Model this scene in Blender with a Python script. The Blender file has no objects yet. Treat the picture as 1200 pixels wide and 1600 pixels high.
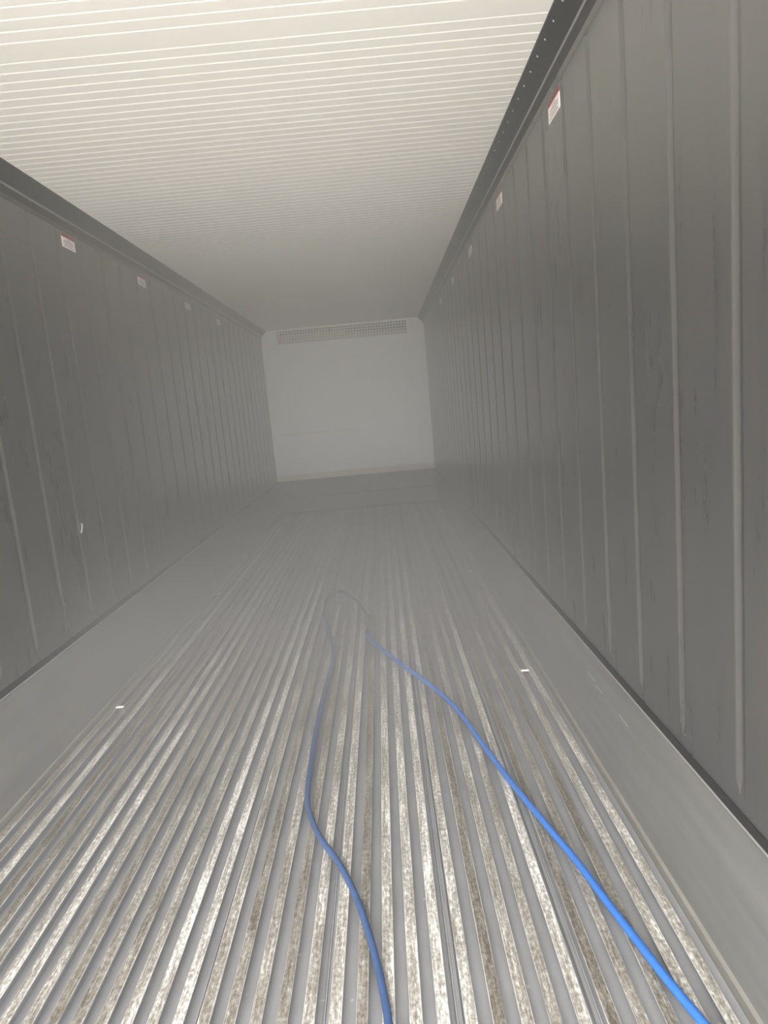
import bpy, bmesh, math, random
from mathutils import Vector, Matrix
random.seed(7)
S = bpy.context.scene
COL = S.collection

# ------------------------------------------------------------------ camera
HW, L, H, Y0 = 1.145, 9.665, 2.578, -1.9        # half width, far end, ceiling height, rear door opening
yaw, pitch, roll = -0.00745, 0.15715, 0.0915
cy, sy, cp, sp = math.cos(yaw), math.sin(yaw), math.cos(pitch), math.sin(pitch)
fwd = Vector((sy*cp, cy*cp, -sp)); rgt = Vector((cy, -sy, 0)); dwn = fwd.cross(rgt)
cr, sr = math.cos(roll), math.sin(roll)
cr_, cd_ = cr*rgt + sr*dwn, -sr*rgt + cr*dwn
cam = bpy.data.objects.new('camera', bpy.data.cameras.new('camera')); COL.objects.link(cam)
M = Matrix((cr_, -cd_, -fwd)).transposed().to_4x4(); M.translation = Vector((0.4237, 0, 1.4077))
cam.matrix_world = M
cam.data.sensor_width = 36; cam.data.lens = 1046.66/1600*36
cam.data.clip_start = 0.02; cam.data.clip_end = 200
S.camera = cam

# ------------------------------------------------------------------ light: overcast day through the open rear doors
S.view_settings.view_transform = 'Standard'; S.view_settings.look = 'None'
S.view_settings.gamma = 1; S.view_settings.use_curve_mapping = False
S.view_settings.exposure = 5.43
S.cycles.volume_bounces = 4; S.cycles.diffuse_bounces = 8
FOG_NEAR, FOG_HIGH, FOG_LOW, FOG_G = 0.014, 0.20, 0.58, 0.56   # thin aloft, dense in a layer over the floor
w = bpy.data.worlds.new('overcast'); S.world = w; w.use_nodes = True
wn, wl = w.node_tree.nodes, w.node_tree.links
bg = wn['Background']
tc = wn.new('ShaderNodeTexCoord'); sx = wn.new('ShaderNodeSeparateXYZ'); rp = wn.new('ShaderNodeValToRGB')
wl.new(tc.outputs['Generated'], sx.inputs[0]); wl.new(sx.outputs['Z'], rp.inputs[0]); wl.new(rp.outputs[0], bg.inputs[0])
mr = rp.color_ramp
mr.elements[0].position = 0.0; mr.elements[0].color = (0.54, 0.52, 0.485, 1)
mr.elements[1].position = 0.02; mr.elements[1].color = (1.0, 0.99, 0.965, 1)
bg.inputs[1].default_value = 1.0
pl = bpy.data.lights.new('doorway_portal', 'AREA'); pl.shape = 'RECTANGLE'; pl.size = 2.3; pl.size_y = 2.7
pl.cycles.is_portal = True
po = bpy.data.objects.new('doorway_portal', pl); COL.objects.link(po)
po.location = (0, Y0-0.01, H/2); po.rotation_euler = (math.pi/2, 0, 0)

# ------------------------------------------------------------------ helpers
def mesh_obj(name, verts, faces, mats, parent=None, fm=None, smooth=False):
    me = bpy.data.meshes.new(name); me.from_pydata([tuple(v) for v in verts], [], faces); me.update()
    for m in (mats if isinstance(mats, (list, tuple)) else [mats]): me.materials.append(m)
    if fm: me.polygons.foreach_set('material_index', fm)
    if smooth: me.polygons.foreach_set('use_smooth', [True]*len(me.polygons))
    bm = bmesh.new(); bm.from_mesh(me); bmesh.ops.recalc_face_normals(bm, faces=bm.faces); bm.to_mesh(me); bm.free()
    o = bpy.data.objects.new(name, me); COL.objects.link(o)
    if parent: o.parent = parent
    return o
def struct(o): o['kind'] = 'structure'; return o
def tag(o, label, cat, group=None):
    o['label'] = label; o['category'] = cat
    if group: o['group'] = group
    return o
class MB:
    def __init__(s): s.v, s.f, s.m = [], [], []
    def box(s, a, b, mi=0, M=None):
        n = len(s.v)
        for z in (a[2], b[2]):
            for x, y in ((a[0], a[1]), (b[0], a[1]), (b[0], b[1]), (a[0], b[1])):
                p = Vector((x, y, z)); s.v.append(M @ p if M else p)
        for q in ((0,3,2,1), (4,5,6,7), (0,1,5,4), (1,2,6,5), (2,3,7,6), (3,0,4,7)):
            s.f.append([n+i for i in q]); s.m.append(mi)
    def prism_y(s, prof, y0, y1, mi=0, mis=None):        # closed x-z profile extruded along y
        n, k = len(s.v), len(prof)
        for y in (y0, y1):
            for x, z in prof: s.v.append(Vector((x, y, z)))
        for i in range(k):
            j = (i+1) % k
            s.f.append([n+i, n+j, n+k+j, n+k+i]); s.m.append(mis[i] if mis else mi)
        s.f.append([n+i for i in range(k)]); s.m.append(mi)
        s.f.append([n+k+i for i in range(k)][::-1]); s.m.append(mi)
    def obj(s, name, mats, parent=None, smooth=False): return mesh_obj(name, s.v, s.f, mats, parent, s.m, smooth)
class N:                                                  # node material shorthand
    def __init__(s, name):
        s.mat = bpy.data.materials.new(name); s.mat.use_nodes = True
        s.t = s.mat.node_tree; s.b = s.t.nodes['Principled BSDF']
        s.tc = s.t.nodes.new('ShaderNodeTexCoord').outputs['Object']
    def n(s, typ, **kw):
        o = s.t.nodes.new(typ)
        for k, v in kw.items(): setattr(o, k, v)
        return o
    def put(s, node, i, v):
        if hasattr(v, 'is_linked'): s.t.links.new(v, node.inputs[i])
        else: node.inputs[i].default_value = v
    def math(s, op, a, b=0.0, c=None):
        o = s.n('ShaderNodeMath', operation=op); s.put(o, 0, a); s.put(o, 1, b)
        if c is not None: s.put(o, 2, c)
        return o.outputs[0]
    def noise(s, scale3, scale=1.0, detail=4, rough=.55, vec=None):
        m = s.n('ShaderNodeMapping'); s.put(m, 0, vec if vec is not None else s.tc); m.inputs['Scale'].default_value = scale3
        o = s.n('ShaderNodeTexNoise'); s.put(o, 'Vector', m.outputs[0]); o.inputs['Scale'].default_value = scale
        o.inputs['Detail'].default_value = detail; o.inputs['Roughness'].default_value = rough
        return o.outputs['Fac']
    def ramp(s, fac, stops):
        o = s.n('ShaderNodeValToRGB'); s.put(o, 0, fac); e = o.color_ramp.elements
        while len(e) < len(stops): e.new(.5)
        for q, (p, c) in zip(e, stops):
            q.position = p; q.color = (c, c, c, 1) if isinstance(c, (int, float)) else (*c, 1)
        return o.outputs[0]
    def mix(s, fac, a, b, mode='MIX'):
        o = s.n('ShaderNodeMix', data_type='RGBA', blend_type=mode); s.put(o, 0, fac)
        for i, v in ((6, a), (7, b)):
            s.put(o, i, v if hasattr(v, 'is_linked') else (*v, 1))
        return o.outputs[2]
    def bump(s, h, dist, strength=1.0):
        o = s.n('ShaderNodeBump'); s.put(o, 'Height', h); o.inputs['Distance'].default_value = dist; o.inputs['Strength'].default_value = strength
        s.t.links.new(o.outputs[0], s.b.inputs['Normal'])
    def set(s, **kw):
        for k, v in kw.items():
            k = k.replace('_', ' ')
            if isinstance(v, tuple): v = (*v, 1)
            s.put(s.b, k, v)
        return s.mat

# ------------------------------------------------------------------ materials
def m_wall():
    a = N('charcoal_wall_panel')
    streak = a.noise((1, 9, .7), 3.0, 6, .65)
    weave = a.noise((1, 420, 60), 1.0, 2, .5)
    blot = a.noise((1, 1.1, .8), 1.6, 5, .6)
    wet = a.ramp(a.math('MULTIPLY', streak, a.math('ADD', blot, .5)), [(.44, 0), (.80, 1)])
    col = a.mix(wet, (.066, .064, .061), (.049, .049, .049))
    fine = a.ramp(weave, [(.3, .94), (.7, 1.06)])
    col = a.mix(1.0, col, fine, 'MULTIPLY')
    # sparse pale specks splashed on the panels
    vo = a.n('ShaderNodeTexVoronoi'); vo.inputs['Scale'].default_value = 6.5; a.put(vo, 'Vector', a.tc)
    spk = a.ramp(vo.outputs['Distance'], [(.014, 1), (.022, 0)])
    gate = a.ramp(a.noise((1, 1, 1), 1.7, 1), [(.60, 0), (.63, 1)])
    col = a.mix(a.math('MULTIPLY', spk, gate), col, (.42, .42, .40))
    a.bump(weave, .0002, .25)
    return a.set(Base_Color=col, Roughness=a.ramp(a.math('ADD', streak, a.math('MULTIPLY', blot, .4)), [(.45, .31), (.95, .265)]), Specular_IOR_Level=1.0, Coat_Weight=.6, Coat_Roughness=.22)
def m_ceiling():
    a = N('cream_ceiling_panel')
    n1 = a.noise((.6, .8, 1), 1.4, 4)
    return a.set(Base_Color=a.mix(n1, (.80, .775, .72), (.84, .82, .775)), Roughness=.42)
def m_channel():
    a = N('channel_aluminium')
    s1 = a.noise((40, 1.4, 1), 1.0, 4); bl = a.noise((9, 5, 1), 1.3, 4)
    col = a.mix(bl, (.265, .27, .28), (.39, .395, .41))
    sp_ = a.ramp(a.noise((1, 1, 1), 34, 3), [(.70, 0), (.76, 1)])
    col = a.mix(a.math('MULTIPLY', sp_, .5), col, (.62, .61, .58))
    return a.set(Base_Color=col, Metallic=.35, Roughness=a.ramp(s1, [(.3, .40), (.7, .58)]))
def m_rail():
    a = N('worn_rail_top')
    sep = a.n('ShaderNodeSeparateXYZ'); a.put(sep, 0, a.tc)
    cell = a.math('ROUND', a.math('DIVIDE', sep.outputs[0], .0634))
    wn_ = a.n('ShaderNodeTexWhiteNoise', noise_dimensions='1D'); a.put(wn_, 'W', a.math('MULTIPLY', cell, 3.17))
    rail_bias = wn_.outputs['Value']
    cv = a.n('ShaderNodeCombineXYZ'); a.put(cv, 0, a.math('ADD', sep.outputs[0], a.math('MULTIPLY', cell, 5.3))); a.put(cv, 1, sep.outputs[1]); a.put(cv, 2, sep.outputs[2])
    V = cv.outputs[0]
    fine = a.noise((170, 9, 1), 1.0, 7, .72, V)            # streaks drawn out along the rail
    med = a.noise((30, 3.0, 1), 1.0, 6, .7, V)
    grit = a.noise((130, 60, 1), 1.0, 5, .75, V)
    k = a.math('ADD', a.math('ADD', a.math('MULTIPLY', fine, .40), a.math('MULTIPLY', med, .42)), a.math('MULTIPLY', grit, .56))
    k = a.math('ADD', k, a.math('MULTIPLY', a.math('SUBTRACT', rail_bias, .5), .17))
    col = a.ramp(k, [(.555, (.09, .080, .064)), (.63, (.175, .160, .135)), (.70, (.255, .240, .212)), (.765, (.40, .388, .362)), (.85, (.82, .79, .76))])
    loc = a.math('ABSOLUTE', a.math('SUBTRACT', sep.outputs[0], a.math('MULTIPLY', cell, .0634)))
    edge = a.math('MULTIPLY', a.ramp(a.math('MULTIPLY', loc, 60), [(.735, 0), (.80, 1)]), a.ramp(med, [(.38, .15), (.6, .9)]))
    col = a.mix(edge, col, (.58, .565, .53))
    pits = a.ramp(a.noise((90, 30, 1), 1.6, 4, .7, V), [(.30, 0), (.36, 1)])
    col = a.mix(pits, a.mix(.5, (.20, .17, .14), col), col)
    a.bump(a.math('ADD', grit, a.math('MULTIPLY', fine, .6)), .0012, .7)
    return a.set(Base_Color=col, Metallic=.2, Roughness=a.ramp(k, [(.4, .62), (.7, .38)]))
def m_kick():
    a = N('scuffed_kick_plate')
    s1 = a.noise((1, .8, 14), 1.6, 5, .6); s2 = a.noise((1, 2, 2), 1.3, 4)
    col = a.mix(s2, (.17, .168, .163), (.215, .212, .206))
    col = a.mix(1.0, col, a.ramp(s1, [(.3, .9), (.7, 1.1)]), 'MULTIPLY')
    a.bump(s1, .001, .4)
    return a.set(Base_Color=col, Metallic=.3, Roughness=.5)
def simple(name, col, rough=.5, metal=0.0, var=.12, sc=(8, 8, 8), spec=.5):
    a = N(name); n1 = a.noise(sc, 1.0, 4)
    return a.set(Base_Color=a.mix(n1, tuple(c*(1-var) for c in col), tuple(min(1, c*(1+var)) for c in col)), Roughness=rough, Metallic=metal, Specular_IOR_Level=spec)
WALL, CEIL, CHAN, RAIL, KICK = m_wall(), m_ceiling(), m_channel(), m_rail(), m_kick()
TRIM = simple('dark_grey_trim', (.046, .046, .046), .5, 0, .15, (2, 6, 6))
GASK = simple('black_gasket', (.022, .022, .023), .6)
EDGE = simple('bare_plate_edge', (.38, .375, .36), .45, .4)
STRIP = simple('side_strip_aluminium', (.27, .26, .24), .5, .3, .25, (20, 5, 5))
WHITEP = simple('white_end_panel', (.90, .90, .875), .45, 0, .05, (2, 2, 2))
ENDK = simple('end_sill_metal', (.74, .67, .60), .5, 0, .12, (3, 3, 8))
ENDD = simple('end_lower_plate', (.16, .155, .148), .5, .3, .12, (3, 3, 8))
DARK = simple('duct_interior', (.03, .03, .03), .7)
MESHM = simple('grille_wire', (.74, .73, .70), .5, .2)
PINK = simple('evaporator_plate', (.42, .33, .29), .6, 0, .2)
PAPER = simple('sticker_paper', (.86, .80, .78), .4, 0, .04)
RED = simple('sticker_red', (.27, .035, .045), .45, 0, .1)
INK = simple('sticker_ink', (.30, .24, .23), .5, 0, .1)
STEEL = simple('bright_zinc', (.92, .92, .90), .3, .1, .04)
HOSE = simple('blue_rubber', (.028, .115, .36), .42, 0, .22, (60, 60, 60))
HOSED = simple('dull_blue_rubber', (.034, .070, .165), .6, 0, .3, (50, 50, 50))  # darker, duller blue for the left hose run
COUP = simple('coupling_metal', (.22, .22, .21), .4, .6)
BLACK = simple('black_rubber', (.02, .02, .02), .6)
CRUMB = simple('pale_chip', (.50, .49, .46), .6)

# ------------------------------------------------------------------ side walls: panels with shallow pressed vertical grooves
KT = .446                                                # top of the kick plate gap
GY = [1.367 + .2815*k for k in range(-11, 30)]
def wall(side):
    ys = [(Y0, 0.0)]
    for g in GY:
        if g+.03 < L-.05 and g-.03 > Y0+.02:
            ys += [(g-.022, 0), (g-.019, .12), (g-.013, .85), (g-.009, 1.0), (g-.003, 1.0), (g+.002, .9), (g+.016, .12), (g+.021, 0)]
    ys.append((L+.02, 0.0))
    zs = [(KT, 0), (.484, 0), (.515, .8), (.54, 1), (2.40, 1), (2.43, .8), (2.468, 0), (2.53, 0)]
    D = .0075
    V, F = [], []
    for y, d in ys:
        for z, e in zs: V.append((side*(HW + D*d*e), y, z))
    k = len(zs)
    for i in range(len(ys)-1):
        for j in range(k-1):
            a = i*k+j; F.append((a, a+1, a+k+1, a+k))
    n = len(V)                                           # insulated body behind the sheet
    xo = side*(HW+.09)
    for y in (Y0, L+.02):
        for z in (KT, 2.53): V.append((xo, y, z))
    F += [(n, n+1, n+3, n+2), (n, 0, k-1, n+1), (n+2, n+3, (len(ys)-1)*k+k-1, (len(ys)-1)*k)]
    o = mesh_obj('wall_right' if side > 0 else 'wall_left', V, F, WALL)
    return struct(o)
wall(1); wall(-1)

# ------------------------------------------------------------------ ceiling: narrow cross boards with V joints
def ceiling():
    P = .05705; D = .0017
    joints = []
    y = 2.212
    while y > Y0+.05: joints.append(y); y -= P
    y = 2.322
    while y < L-.03: joints.append(y); y += P
    joints.sort()
    prof = [(Y0, H)]
    for j in joints:
        prof += [(j-.0035, H), (j-.0012, H+D), (j+.0006, H+D), (j+.0060, H)]
    prof.append((L+.02, H))
    V, F = [], []
    for x in (-HW-.09, HW+.09):
        for q in prof: V.append((x, q[0], q[1]))
    k = len(prof)
    for i in range(k-1): F.append((i, i+1, k+i+1, k+i))
    n = len(V)
    V += [(-HW-.09, Y0, H+.1), (-HW-.09, L+.02, H+.1), (HW+.09, Y0, H+.1), (HW+.09, L+.02, H+.1)]
    F += [(n, n+1, n+3, n+2), (0, k, n+2, n), (k-1, n+1, n+3, 2*k-1)]
    return struct(mesh_obj('ceiling', V, F, CEIL))
ceiling()

# ------------------------------------------------------------------ floor: T rails over channels
PITCH = .0634; ZC = -.036
RX = [(k-17)*PITCH for k in range(35)]
def floor():
    m = MB(); yf = L-.30
    m.box((-HW-.09, Y0, ZC-.06), (HW+.09, L+.05, ZC), 0)
    for i, x in enumerate(RX):
        r = random.Random(i); wv = .0144 + r.uniform(-.0008, .0012)
        prof = [(x-.002, ZC-.004), (x+.002, ZC-.004), (x+.002, -.0065), (x+wv, -.0045), (x+wv, -.0010), (x+wv-.0010, 0),
                (x-wv+.0010, 0), (x-wv, -.0010), (x-wv, -.0045), (x-.002, -.0065)]
        mis = [0]*10; mis[4] = mis[5] = mis[6] = 1
        m.prism_y(prof, Y0, yf, 0, mis)
    for n in (-12.5, -7.5, -2.5, 2.5, 7.5, 12.5):        # lapped seams between extrusions
        x = n*PITCH
        m.prism_y([(x-.004, ZC-.002), (x+.013, ZC-.002), (x+.013, ZC+.010), (x+.0095, ZC+.010), (x+.0085, ZC+.004), (x+.004, ZC+.004), (x+.003, ZC+.010), (x-.0005, ZC+.010), (x-.004, ZC+.003)], Y0, yf, 0)
    m.box((-HW, yf, ZC-.01), (HW, L+.02, -.004), 2)      # plain plate before the end wall
    o = m.obj('floor', [CHAN, RAIL, ENDD])
    return struct(o)
floor()

# ------------------------------------------------------------------ kick plates along both walls (baseboards)
def kick(side):
    s = side
    m = MB()
    prof = [(s*(HW-.004), ZC), (s*(HW-.002), .405), (s*(HW-.006), .4165), (s*(HW-.006), .4205), (s*(HW+.02), .4205), (s*(HW+.02), ZC)]
    mis = [0, 0, 1, 1, 0, 0]
    m.prism_y(prof, Y0, L+.01, 0, mis)
    m.box((min(s*(HW-.0035), s*(HW+.09)), Y0, .4195), (max(s*(HW-.0035), s*(HW+.09)), L+.01, KT+.001), 2)
    m.box((min(s*(HW+.02), s*(HW+.09)), Y0, ZC), (max(s*(HW+.02), s*(HW+.09)), L+.01, .42), 0)
    # side strip standing on the floor against the plate
    a, b = sorted((s*(HW-.0155), s*(HW-.003)))
    m.box((a, Y0, ZC), (b, L-.30, -.001), 3)
    # small dents of the upper plate edge
    o = m.obj('baseboard_right' if s > 0 else 'baseboard_left', [KICK, EDGE, GASK, STRIP])
    struct(o)
    if s > 0:
        for (y, z, ln, ang) in ((2.44, .312, .09, .03), (2.35, .298, .07, -.05), (2.10, .299, .075, .04)):
            q = MB(); Mx = Matrix.Translation((HW-.0038, y, z)) @ Matrix.Rotation(ang, 4, 'X')
            q.box((-.0006, -ln/2, -.0012), (.0010, ln/2, .0012), 0, Mx)
            sc = q.obj('scratch', EDGE, o); sc['label'] = 'bright scratch in the plate'
    return o
kick(1); kick(-1)

# ------------------------------------------------------------------ dark cove trims between walls and ceiling, riveted
def rivet_mesh():
    bm = bmesh.new(); bmesh.ops.create_uvsphere(bm, u_segments=12, v_segments=8, radius=.0040)
    for v in bm.verts: v.co.z *= .45
    me = bpy.data.meshes.new('rivet'); bm.to_mesh(me); bm.free(); me.materials.append(STEEL); return me
def cove(side, idx):
    s = side
    prof = [(1.066, H+.004), (1.066, H-.006), (1.071, H-.010), (1.124, 2.517), (1.1275, 2.513), (1.1275, 2.508), (1.125, 2.505),
            (1.131, 2.494), (1.138, 2.478), (1.1435, 2.460), (1.147, 2.452), (1.20, 2.452), (1.20, H+.004)]
    m = MB(); mis = [0, 0, 0, 1, 1, 1, 0, 0, 2, 2, 0, 0, 0]
    m.prism_y([(s*x, z) for x, z in prof], Y0, L+.001, 0, mis)
    o = struct(m.obj('trim_%d' % idx, [TRIM, LIP, WALL]))
    return o
LIP = simple('trim_lip', (.26, .26, .25), .4, .2)
tr = cove(1, 1); cove(-1, 2)
rm = rivet_mesh(); rm.materials[0] = simple('rivet_metal', (.33, .33, .32), .45, .2)
nrm = Vector((-(H-.010-2.517), 0, -(1.124-1.071))).normalized()
for k in range(40):
    y = 2.335 + .1088*k - .1088*6
    r = bpy.data.objects.new('rivet', rm); COL.objects.link(r); r.parent = tr
    p = Vector((1.071, y, H-.010)).lerp(Vector((1.124, y, 2.517)), .22)
    r.matrix_local = Matrix.Translation(p + nrm*.0006) @ nrm.to_track_quat('Z', 'Y').to_matrix().to_4x4()

# ------------------------------------------------------------------ end wall with air grille, crease and sill
def end_wall():
    m = MB(); y = L; gx0, gx1, gz0, gz1 = -.922, .908, 2.372, 2.566
    T = .03
    m.box((-HW-.06, y, .54), (HW+.06, y+T, gz0), 0)
    m.box((-HW-.06, y, gz0), (gx0, y+T, H), 0); m.box((gx1, y, gz0), (HW+.06, y+T, H), 0)
    m.box((gx0, y, gz1), (gx1, y+T, H), 0)
    # duct space behind the grille
    m.box((gx0-.02, y+.45, gz0-.2), (gx1+.02, y+.47, H), 1)
    m.box((gx0-.02, y+T, gz0-.03), (gx1+.02, y+.46, gz0-.005), 1)
    m.box((gx0-.04, y+T, gz0-.03), (gx0-.02, y+.47, H), 1); m.box((gx1+.02, y+T, gz0-.03), (gx1+.04, y+.47, H), 1)
    m.box((gx0-.04, y+T, H+.001), (gx1+.04, y+.47, H+.02), 1)
    wv = m.obj('wall_back', [WHITEP, DARK]); struct(wv)
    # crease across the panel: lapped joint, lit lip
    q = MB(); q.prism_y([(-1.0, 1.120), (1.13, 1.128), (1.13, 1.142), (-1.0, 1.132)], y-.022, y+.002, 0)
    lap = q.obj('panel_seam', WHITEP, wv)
    q = MB(); q.box((-1.0, y-.008, 1.108), (.02, y+.001, 1.1205), 0); q.obj('seam_strip', ENDK, wv)  # raised tan strip below the seam's left part, darker than the panel
    q = MB(); q.box((-HW, y-.012, .455), (HW, y+T, .54), 0); q.box((-HW-.06, y, .455), (HW+.06, y+T, .54), 0); q.box((-HW, y-.018, .455), (HW, y-.010, .470), 0)
    sill = q.obj('sill', ENDK, wv)
    q = MB(); q.box((-.045, y-.024, .462), (-.030, y-.010, .536), 0)
    q.obj('sill_clip', WHITEP, sill)
    q = MB(); q.box((-HW-.06, y+.012, -.08), (HW+.06, y+T, .458), 0); q.box((-HW, y-.05, .0), (HW, y+.014, .20), 0); q.box((-HW, y-.056, .19), (HW, y+.010, .205), 0)
    q.obj('lower_plate', ENDD, wv)
    # air grille
    g = bpy.data.objects.new('air_grille', None); COL.objects.link(g); g.location = (0, y, gz0)
    tag(g, 'long pale mesh air grille at the top of the far white end wall', 'vent')
    def part(mb, name, mat):
        mb.v = [v - Vector((0, y, gz0)) for v in mb.v]; return mb.obj(name, mat, g)
    q = MB(); f = .012
    q.box((gx0, y-.006, gz0), (gx1, y+.006, gz0+f)); q.box((gx0, y-.006, gz1-f), (gx1, y+.006, gz1))
    q.box((gx0, y-.006, gz0+f), (gx0+f, y+.006, gz1-f)); q.box((gx1-f, y-.006, gz0+f), (gx1, y+.006, gz1-f))
    part(q, 'frame', MESHM)
    q = MB(); nx, nz = 46, 5
    for i in range(1, nx):
        x = gx0 + (gx1-gx0)*i/nx; q.box((x-.0065, y-.004, gz0), (x+.0065, y+.002, gz1))
    for i in range(1, nz):
        z = gz0 + (gz1-gz0)*i/nz; q.box((gx0, y-.002, z-.0065), (gx1, y+.004, z+.0065))
    part(q, 'mesh', MESHM)
    # plates seen through it
    e = MB(); e.box((gx0+.02, y+.10, gz0), (.02, y+.13, gz1-.05)); e.box((.02, y+.10, gz0), (gx1-.02, y+.13, gz0+.075))
    ev = e.obj('evaporator_plate', PINK); tag(ev, 'dull tan plate seen behind the mesh of the far air grille', 'plate')
end_wall()

# ------------------------------------------------------------------ load limit stickers
def sticker(side, y, label, first=None):
    s = side
    if first is None:
        root = bpy.data.objects.new('wall_sticker', None); COL.objects.link(root)
        q = MB(); q.box((-.0004, -.075, -.029), (.0014, .075, .024)); q.obj('paper', PAPER, root)
        q = MB(); q.box((-.0004, -.075, .024), (.0014, .075, .041)); q.obj('red_band', RED, root)
        rows = ((.016, .048, .0035), (.006, .10, .0055), (-.004, .115, .004), (-.0125, .085, .0035), (-.0205, .118, .004))
        q = MB(); r = random.Random(3)
        for z, wd, h in rows:
            t = -wd/2
            while t < wd/2:
                g = r.uniform(.004, .012); q.box((.0014, t, z-h/2), (.0018, min(t+g, wd/2), z+h/2)); t += g + .0025
        q.obj('print', INK, root)
    else:
        root = first.copy(); COL.objects.link(root)
        for c in list(first.children):
            d = c.copy(); COL.objects.link(d); d.parent = root
    root.location = (s*HW, y, 2.404)
    root.rotation_euler = (0, 0, math.pi if s > 0 else 0)
    return tag(root, label, 'sticker', 'red and white stickers in a row under the ceiling trims')
st = sticker(1, 2.598, 'largest red and white sticker, on the right wall nearest the viewer')
for sd, y, lb in ((1, 3.712, 'second red and white sticker from the viewer on the right wall'),
                  (1, 4.838, 'third sticker from the viewer on the right wall, paled by mist'),
                  (1, 5.965, 'fourth sticker from the viewer on the right wall, barely showing in the mist'),
                  (1, 7.09, 'farthest sticker on the right wall, almost lost in the mist'),
                  (-1, 3.752, 'nearest red and white sticker on the left wall'),
                  (-1, 4.862, 'second sticker from the viewer on the left wall, paled by mist'),
                  (-1, 5.988, 'third sticker from the viewer on the left wall, faint in the mist'),
                  (-1, 7.11, 'farthest sticker on the left wall, almost lost in the mist')):
    sticker(sd, y, lb, st)

# ------------------------------------------------------------------ bright clips bridging the outermost floor channels
def clip(x, y, label, first=None):
    if first is None:
        bm = bmesh.new(); bmesh.ops.create_cube(bm, size=1)
        for v in bm.verts: v.co = Vector((v.co.x*.040, v.co.y*.017, v.co.z*.006 + .0035))
        bmesh.ops.bevel(bm, geom=bm.edges[:], offset=.0012, segments=2, affect='EDGES')
        me = bpy.data.meshes.new('floor_clip'); bm.to_mesh(me); bm.free(); me.materials.append(STEEL)
        o = bpy.data.objects.new('floor_clip', me); COL.objects.link(o)
    else:
        o = first.copy(); COL.objects.link(o)
    o.location = (x, y, 0.0); return tag(o, label, 'clip', 'bright clips across the outer floor channels')
XC = 16.5*PITCH
c0 = clip(XC, 3.27, 'shiny white clip on the floor rails by the right wall, nearest one')
clip(XC, 5.37, 'small bright clip by the right wall, level with the far bend of the hose', c0)
clip(XC, 7.47, 'faint far clip on the floor by the right wall', c0)
clip(-XC, 3.26, 'shiny white clip on the floor rails by the left wall, nearer one', c0)
clip(-XC, 5.36, 'small bright clip by the left wall, farther one', c0)

# ------------------------------------------------------------------ crumbs
def crumb(name, loc, size, mat, label, cat, rot=0):
    r = random.Random(len(label))
    bm = bmesh.new(); bmesh.ops.create_icosphere(bm, subdivisions=2, radius=1)
    for v in bm.verts:
        k = 1 + r.uniform(-.22, .22); v.co = Vector((v.co.x*size[0]*k, v.co.y*size[1]*k, v.co.z*size[2]*k))
    me = bpy.data.meshes.new(name); bm.to_mesh(me); bm.free(); me.materials.append(mat)
    o = bpy.data.objects.new(name, me); COL.objects.link(o); o.location = loc; o.rotation_euler = (0, 0, rot)
    return tag(o, label, cat)
crumb('dark_crumb', (-.5285, 1.622, ZC+.004), (.006, .011, .004), BLACK, 'dark crumb lying in a floor channel at the lower left', 'debris', .4)
crumb('pale_chip', (9*PITCH*.555, 3.93, .0015), (.010, .020, .002), CRUMB, 'faint pale chip on a rail just right of the hose joint', 'debris')

# ------------------------------------------------------------------ blue hose
HL = [(.36,.95),(.34,1.12),(.323,1.272),(.317,1.334),(.308,1.402),(.283,1.538),(.235,1.725),(.170,1.897),(.100,2.030),(.049,2.173),(.026,2.304),(.017,2.532),(.012,2.866),
      (.017,3.212),(.029,3.549),(.013,3.854),(-.045,4.223),(-.094,4.661),(-.088,4.960),(-.019,5.074),(.061,4.976),(.142,4.731),(.193,4.529),(.221,4.39)]
HR = [(.223,4.075),(.233,3.954),(.258,3.860),(.312,3.726),(.426,3.457),(.567,3.134),(.654,2.871),(.727,2.512),(.782,2.250),(.840,2.014),
      (.889,1.819),(.924,1.644),(.951,1.518),(.979,1.390),(1.010,1.270),(1.035,1.190),(1.06,1.08)]
def spline(pts, sub=8):
    P = [Vector(p) for p in pts]; P = [P[0]*2-P[1]] + P + [P[-1]*2-P[-2]]; out = []
    for i in range(1, len(P)-2):
        a, b, c, d = P[i-1:i+3]; n = max(2, min(24, int((c-b).length/.012))) if len(pts) > 3 else sub
        for k in range(n):
            t = k/n; out.append(.5*((2*b)+(c-a)*t+(2*a-5*b+4*c-d)*t*t+(3*b-a-3*c+d)*t**3))
    out.append(P[-2]); return out
def tube(name, pts, r, mat, parent, z=.0112, seg=14):
    C = spline([(p[0], p[1], p[2] if len(p) > 2 else z) for p in pts]); V, F = [], []
    for i, c in enumerate(C):
        t = (C[min(i+1, len(C)-1)]-C[max(i-1, 0)]).normalized(); u = t.cross(Vector((0, 0, 1))).normalized(); w_ = u.cross(t)
        for k in range(seg):
            a = 2*math.pi*k/seg; V.append(c + (u*math.cos(a)+w_*math.sin(a))*r)
    for i in range(len(C)-1):
        for k in range(seg):
            a = i*seg+k; b = i*seg+(k+1) % seg; F.append((a, b, b+seg, a+seg))
    F.append(tuple(range(seg))[::-1]); F.append(tuple(range((len(C)-1)*seg, len(C)*seg)))
    return mesh_obj(name, V, F, mat, parent, smooth=True)
hr_ = bpy.data.objects.new('water_hose', None); COL.objects.link(hr_)
tag(hr_, 'thin blue rubber hose looped over the ribbed metal floor', 'hose')
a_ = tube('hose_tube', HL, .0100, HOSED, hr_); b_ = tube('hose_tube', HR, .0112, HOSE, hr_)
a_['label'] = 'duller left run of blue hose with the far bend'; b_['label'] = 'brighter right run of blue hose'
cpn = tube('coupling', [(.2215, 4.38), (.222, 4.23), (.2225, 4.085)], .0085, COUP, hr_, .0112)
cpn['label'] = 'grey metal coupling'
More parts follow.
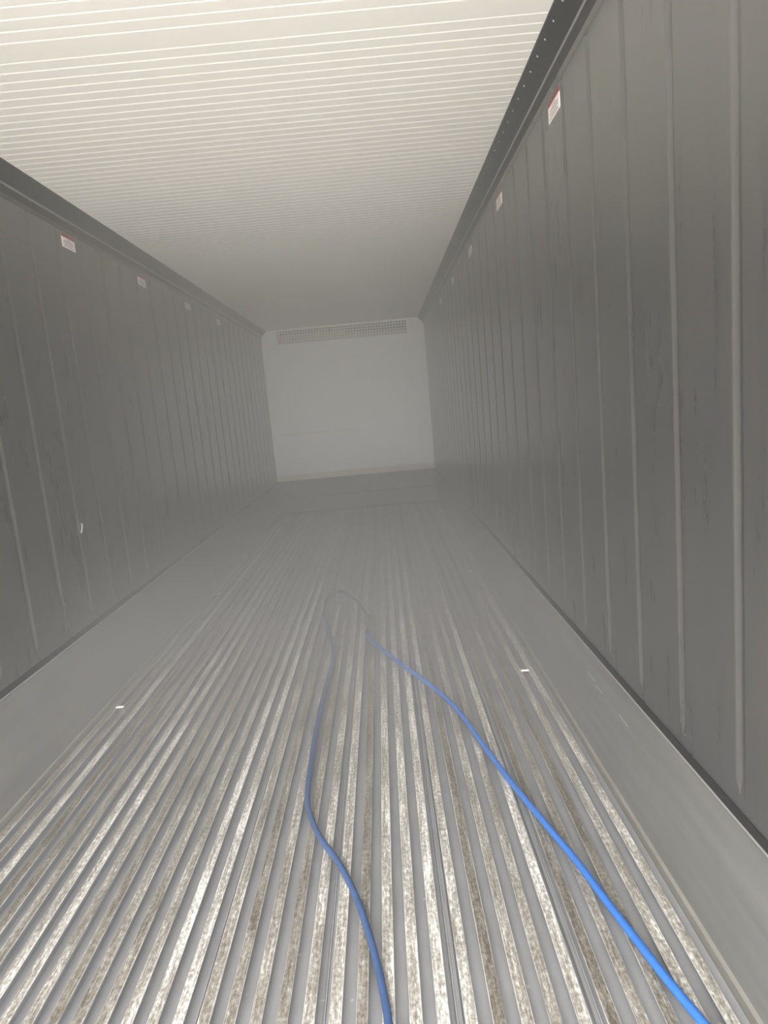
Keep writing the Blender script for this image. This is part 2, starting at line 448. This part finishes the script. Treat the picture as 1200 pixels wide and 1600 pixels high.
for y0_, y1_ in ((4.37, 4.405), (4.06, 4.095)): tube('collar', [(.222, y0_), (.222, y1_)], .0128, BLACK, cpn)

o = tube('paper_curl', [(0, 0, .024), (.003, .004, .019), (.004, -.003, .009), (.003, -.007, -.004), (.002, -.020, -.020)], .0027, simple('grey_paper', (.30, .30, .29), .6), None)
o.location = (-HW+.002, 3.37, .93); tag(o, 'tiny pale curl of paper stuck low on the left wall', 'debris')

# ------------------------------------------------------------------ mist filling the box
fm = bpy.data.materials.new('mist'); fm.use_nodes = True; nt = fm.node_tree; nt.nodes.clear()
out = nt.nodes.new('ShaderNodeOutputMaterial'); vs = nt.nodes.new('ShaderNodeVolumeScatter')

tcf = nt.nodes.new('ShaderNodeTexCoord'); sf = nt.nodes.new('ShaderNodeSeparateXYZ'); nt.links.new(tcf.outputs['Object'], sf.inputs[0])
mrf = nt.nodes.new('ShaderNodeMapRange'); mrf.interpolation_type = 'SMOOTHSTEP'
nt.links.new(sf.outputs['Y'], mrf.inputs['Value'])
for k_, v_ in (('From Min', 1.0), ('From Max', 3.8), ('To Min', FOG_NEAR), ('To Max', 1.0)): mrf.inputs[k_].default_value = v_
nzf = nt.nodes.new('ShaderNodeTexNoise'); nzf.inputs['Scale'].default_value = .9; nzf.inputs['Detail'].default_value = 2
nt.links.new(tcf.outputs['Object'], nzf.inputs['Vector'])
mlf = nt.nodes.new('ShaderNodeMath'); mlf.operation = 'MULTIPLY_ADD'; mlf.inputs[1].default_value = 1.2; mlf.inputs[2].default_value = .4
nt.links.new(nzf.outputs['Fac'], mlf.inputs[0])
mmf = nt.nodes.new('ShaderNodeMath'); mmf.operation = 'MULTIPLY'
mrz = nt.nodes.new('ShaderNodeMapRange'); mrz.interpolation_type = 'SMOOTHSTEP'
nt.links.new(sf.outputs['Z'], mrz.inputs['Value'])
for k_, v_ in (('From Min', .15), ('From Max', 1.0), ('To Min', FOG_LOW - FOG_HIGH), ('To Max', 0.0)): mrz.inputs[k_].default_value = v_
mre = nt.nodes.new('ShaderNodeMapRange'); mre.interpolation_type = 'SMOOTHSTEP'; nt.links.new(sf.outputs['Y'], mre.inputs['Value'])
for k_, v_ in (('From Min', 5.2), ('From Max', 8.2), ('To Min', 1.0), ('To Max', .12)): mre.inputs[k_].default_value = v_
mlz = nt.nodes.new('ShaderNodeMath'); mlz.operation = 'MULTIPLY'; nt.links.new(mrz.outputs[0], mlz.inputs[0]); nt.links.new(mre.outputs[0], mlz.inputs[1])
mlh = nt.nodes.new('ShaderNodeMath'); mlh.operation = 'ADD'; 
mrh = nt.nodes.new('ShaderNodeMapRange'); mrh.interpolation_type = 'SMOOTHSTEP'; nt.links.new(sf.outputs['Y'], mrh.inputs['Value'])
for k_, v_ in (('From Min', 4.5), ('From Max', 8.0), ('To Min', FOG_HIGH), ('To Max', FOG_HIGH*.35)): mrh.inputs[k_].default_value = v_
nt.links.new(mrh.outputs[0], mlh.inputs[1]); nt.links.new(mlz.outputs[0], mlh.inputs[0])
mzz = nt.nodes.new('ShaderNodeMath'); mzz.operation = 'MULTIPLY'
nt.links.new(mrf.outputs[0], mzz.inputs[0]); nt.links.new(mlh.outputs[0], mzz.inputs[1])
nt.links.new(mlf.outputs[0], mmf.inputs[0]); nt.links.new(mzz.outputs[0], mmf.inputs[1]); nt.links.new(mmf.outputs[0], vs.inputs['Density'])
vs.inputs['Anisotropy'].default_value = FOG_G; vs.inputs['Color'].default_value = (.962, .960, .950, 1)
nt.links.new(vs.outputs[0], out.inputs['Volume'])
q = MB(); q.box((-HW-.03, Y0+.01, ZC-.02), (HW+.03, L+.6, H+.03))
fo = q.obj('mist', fm); fo['kind'] = 'stuff'; tag(fo, 'pale mist hanging in the long dark cargo box', 'mist')
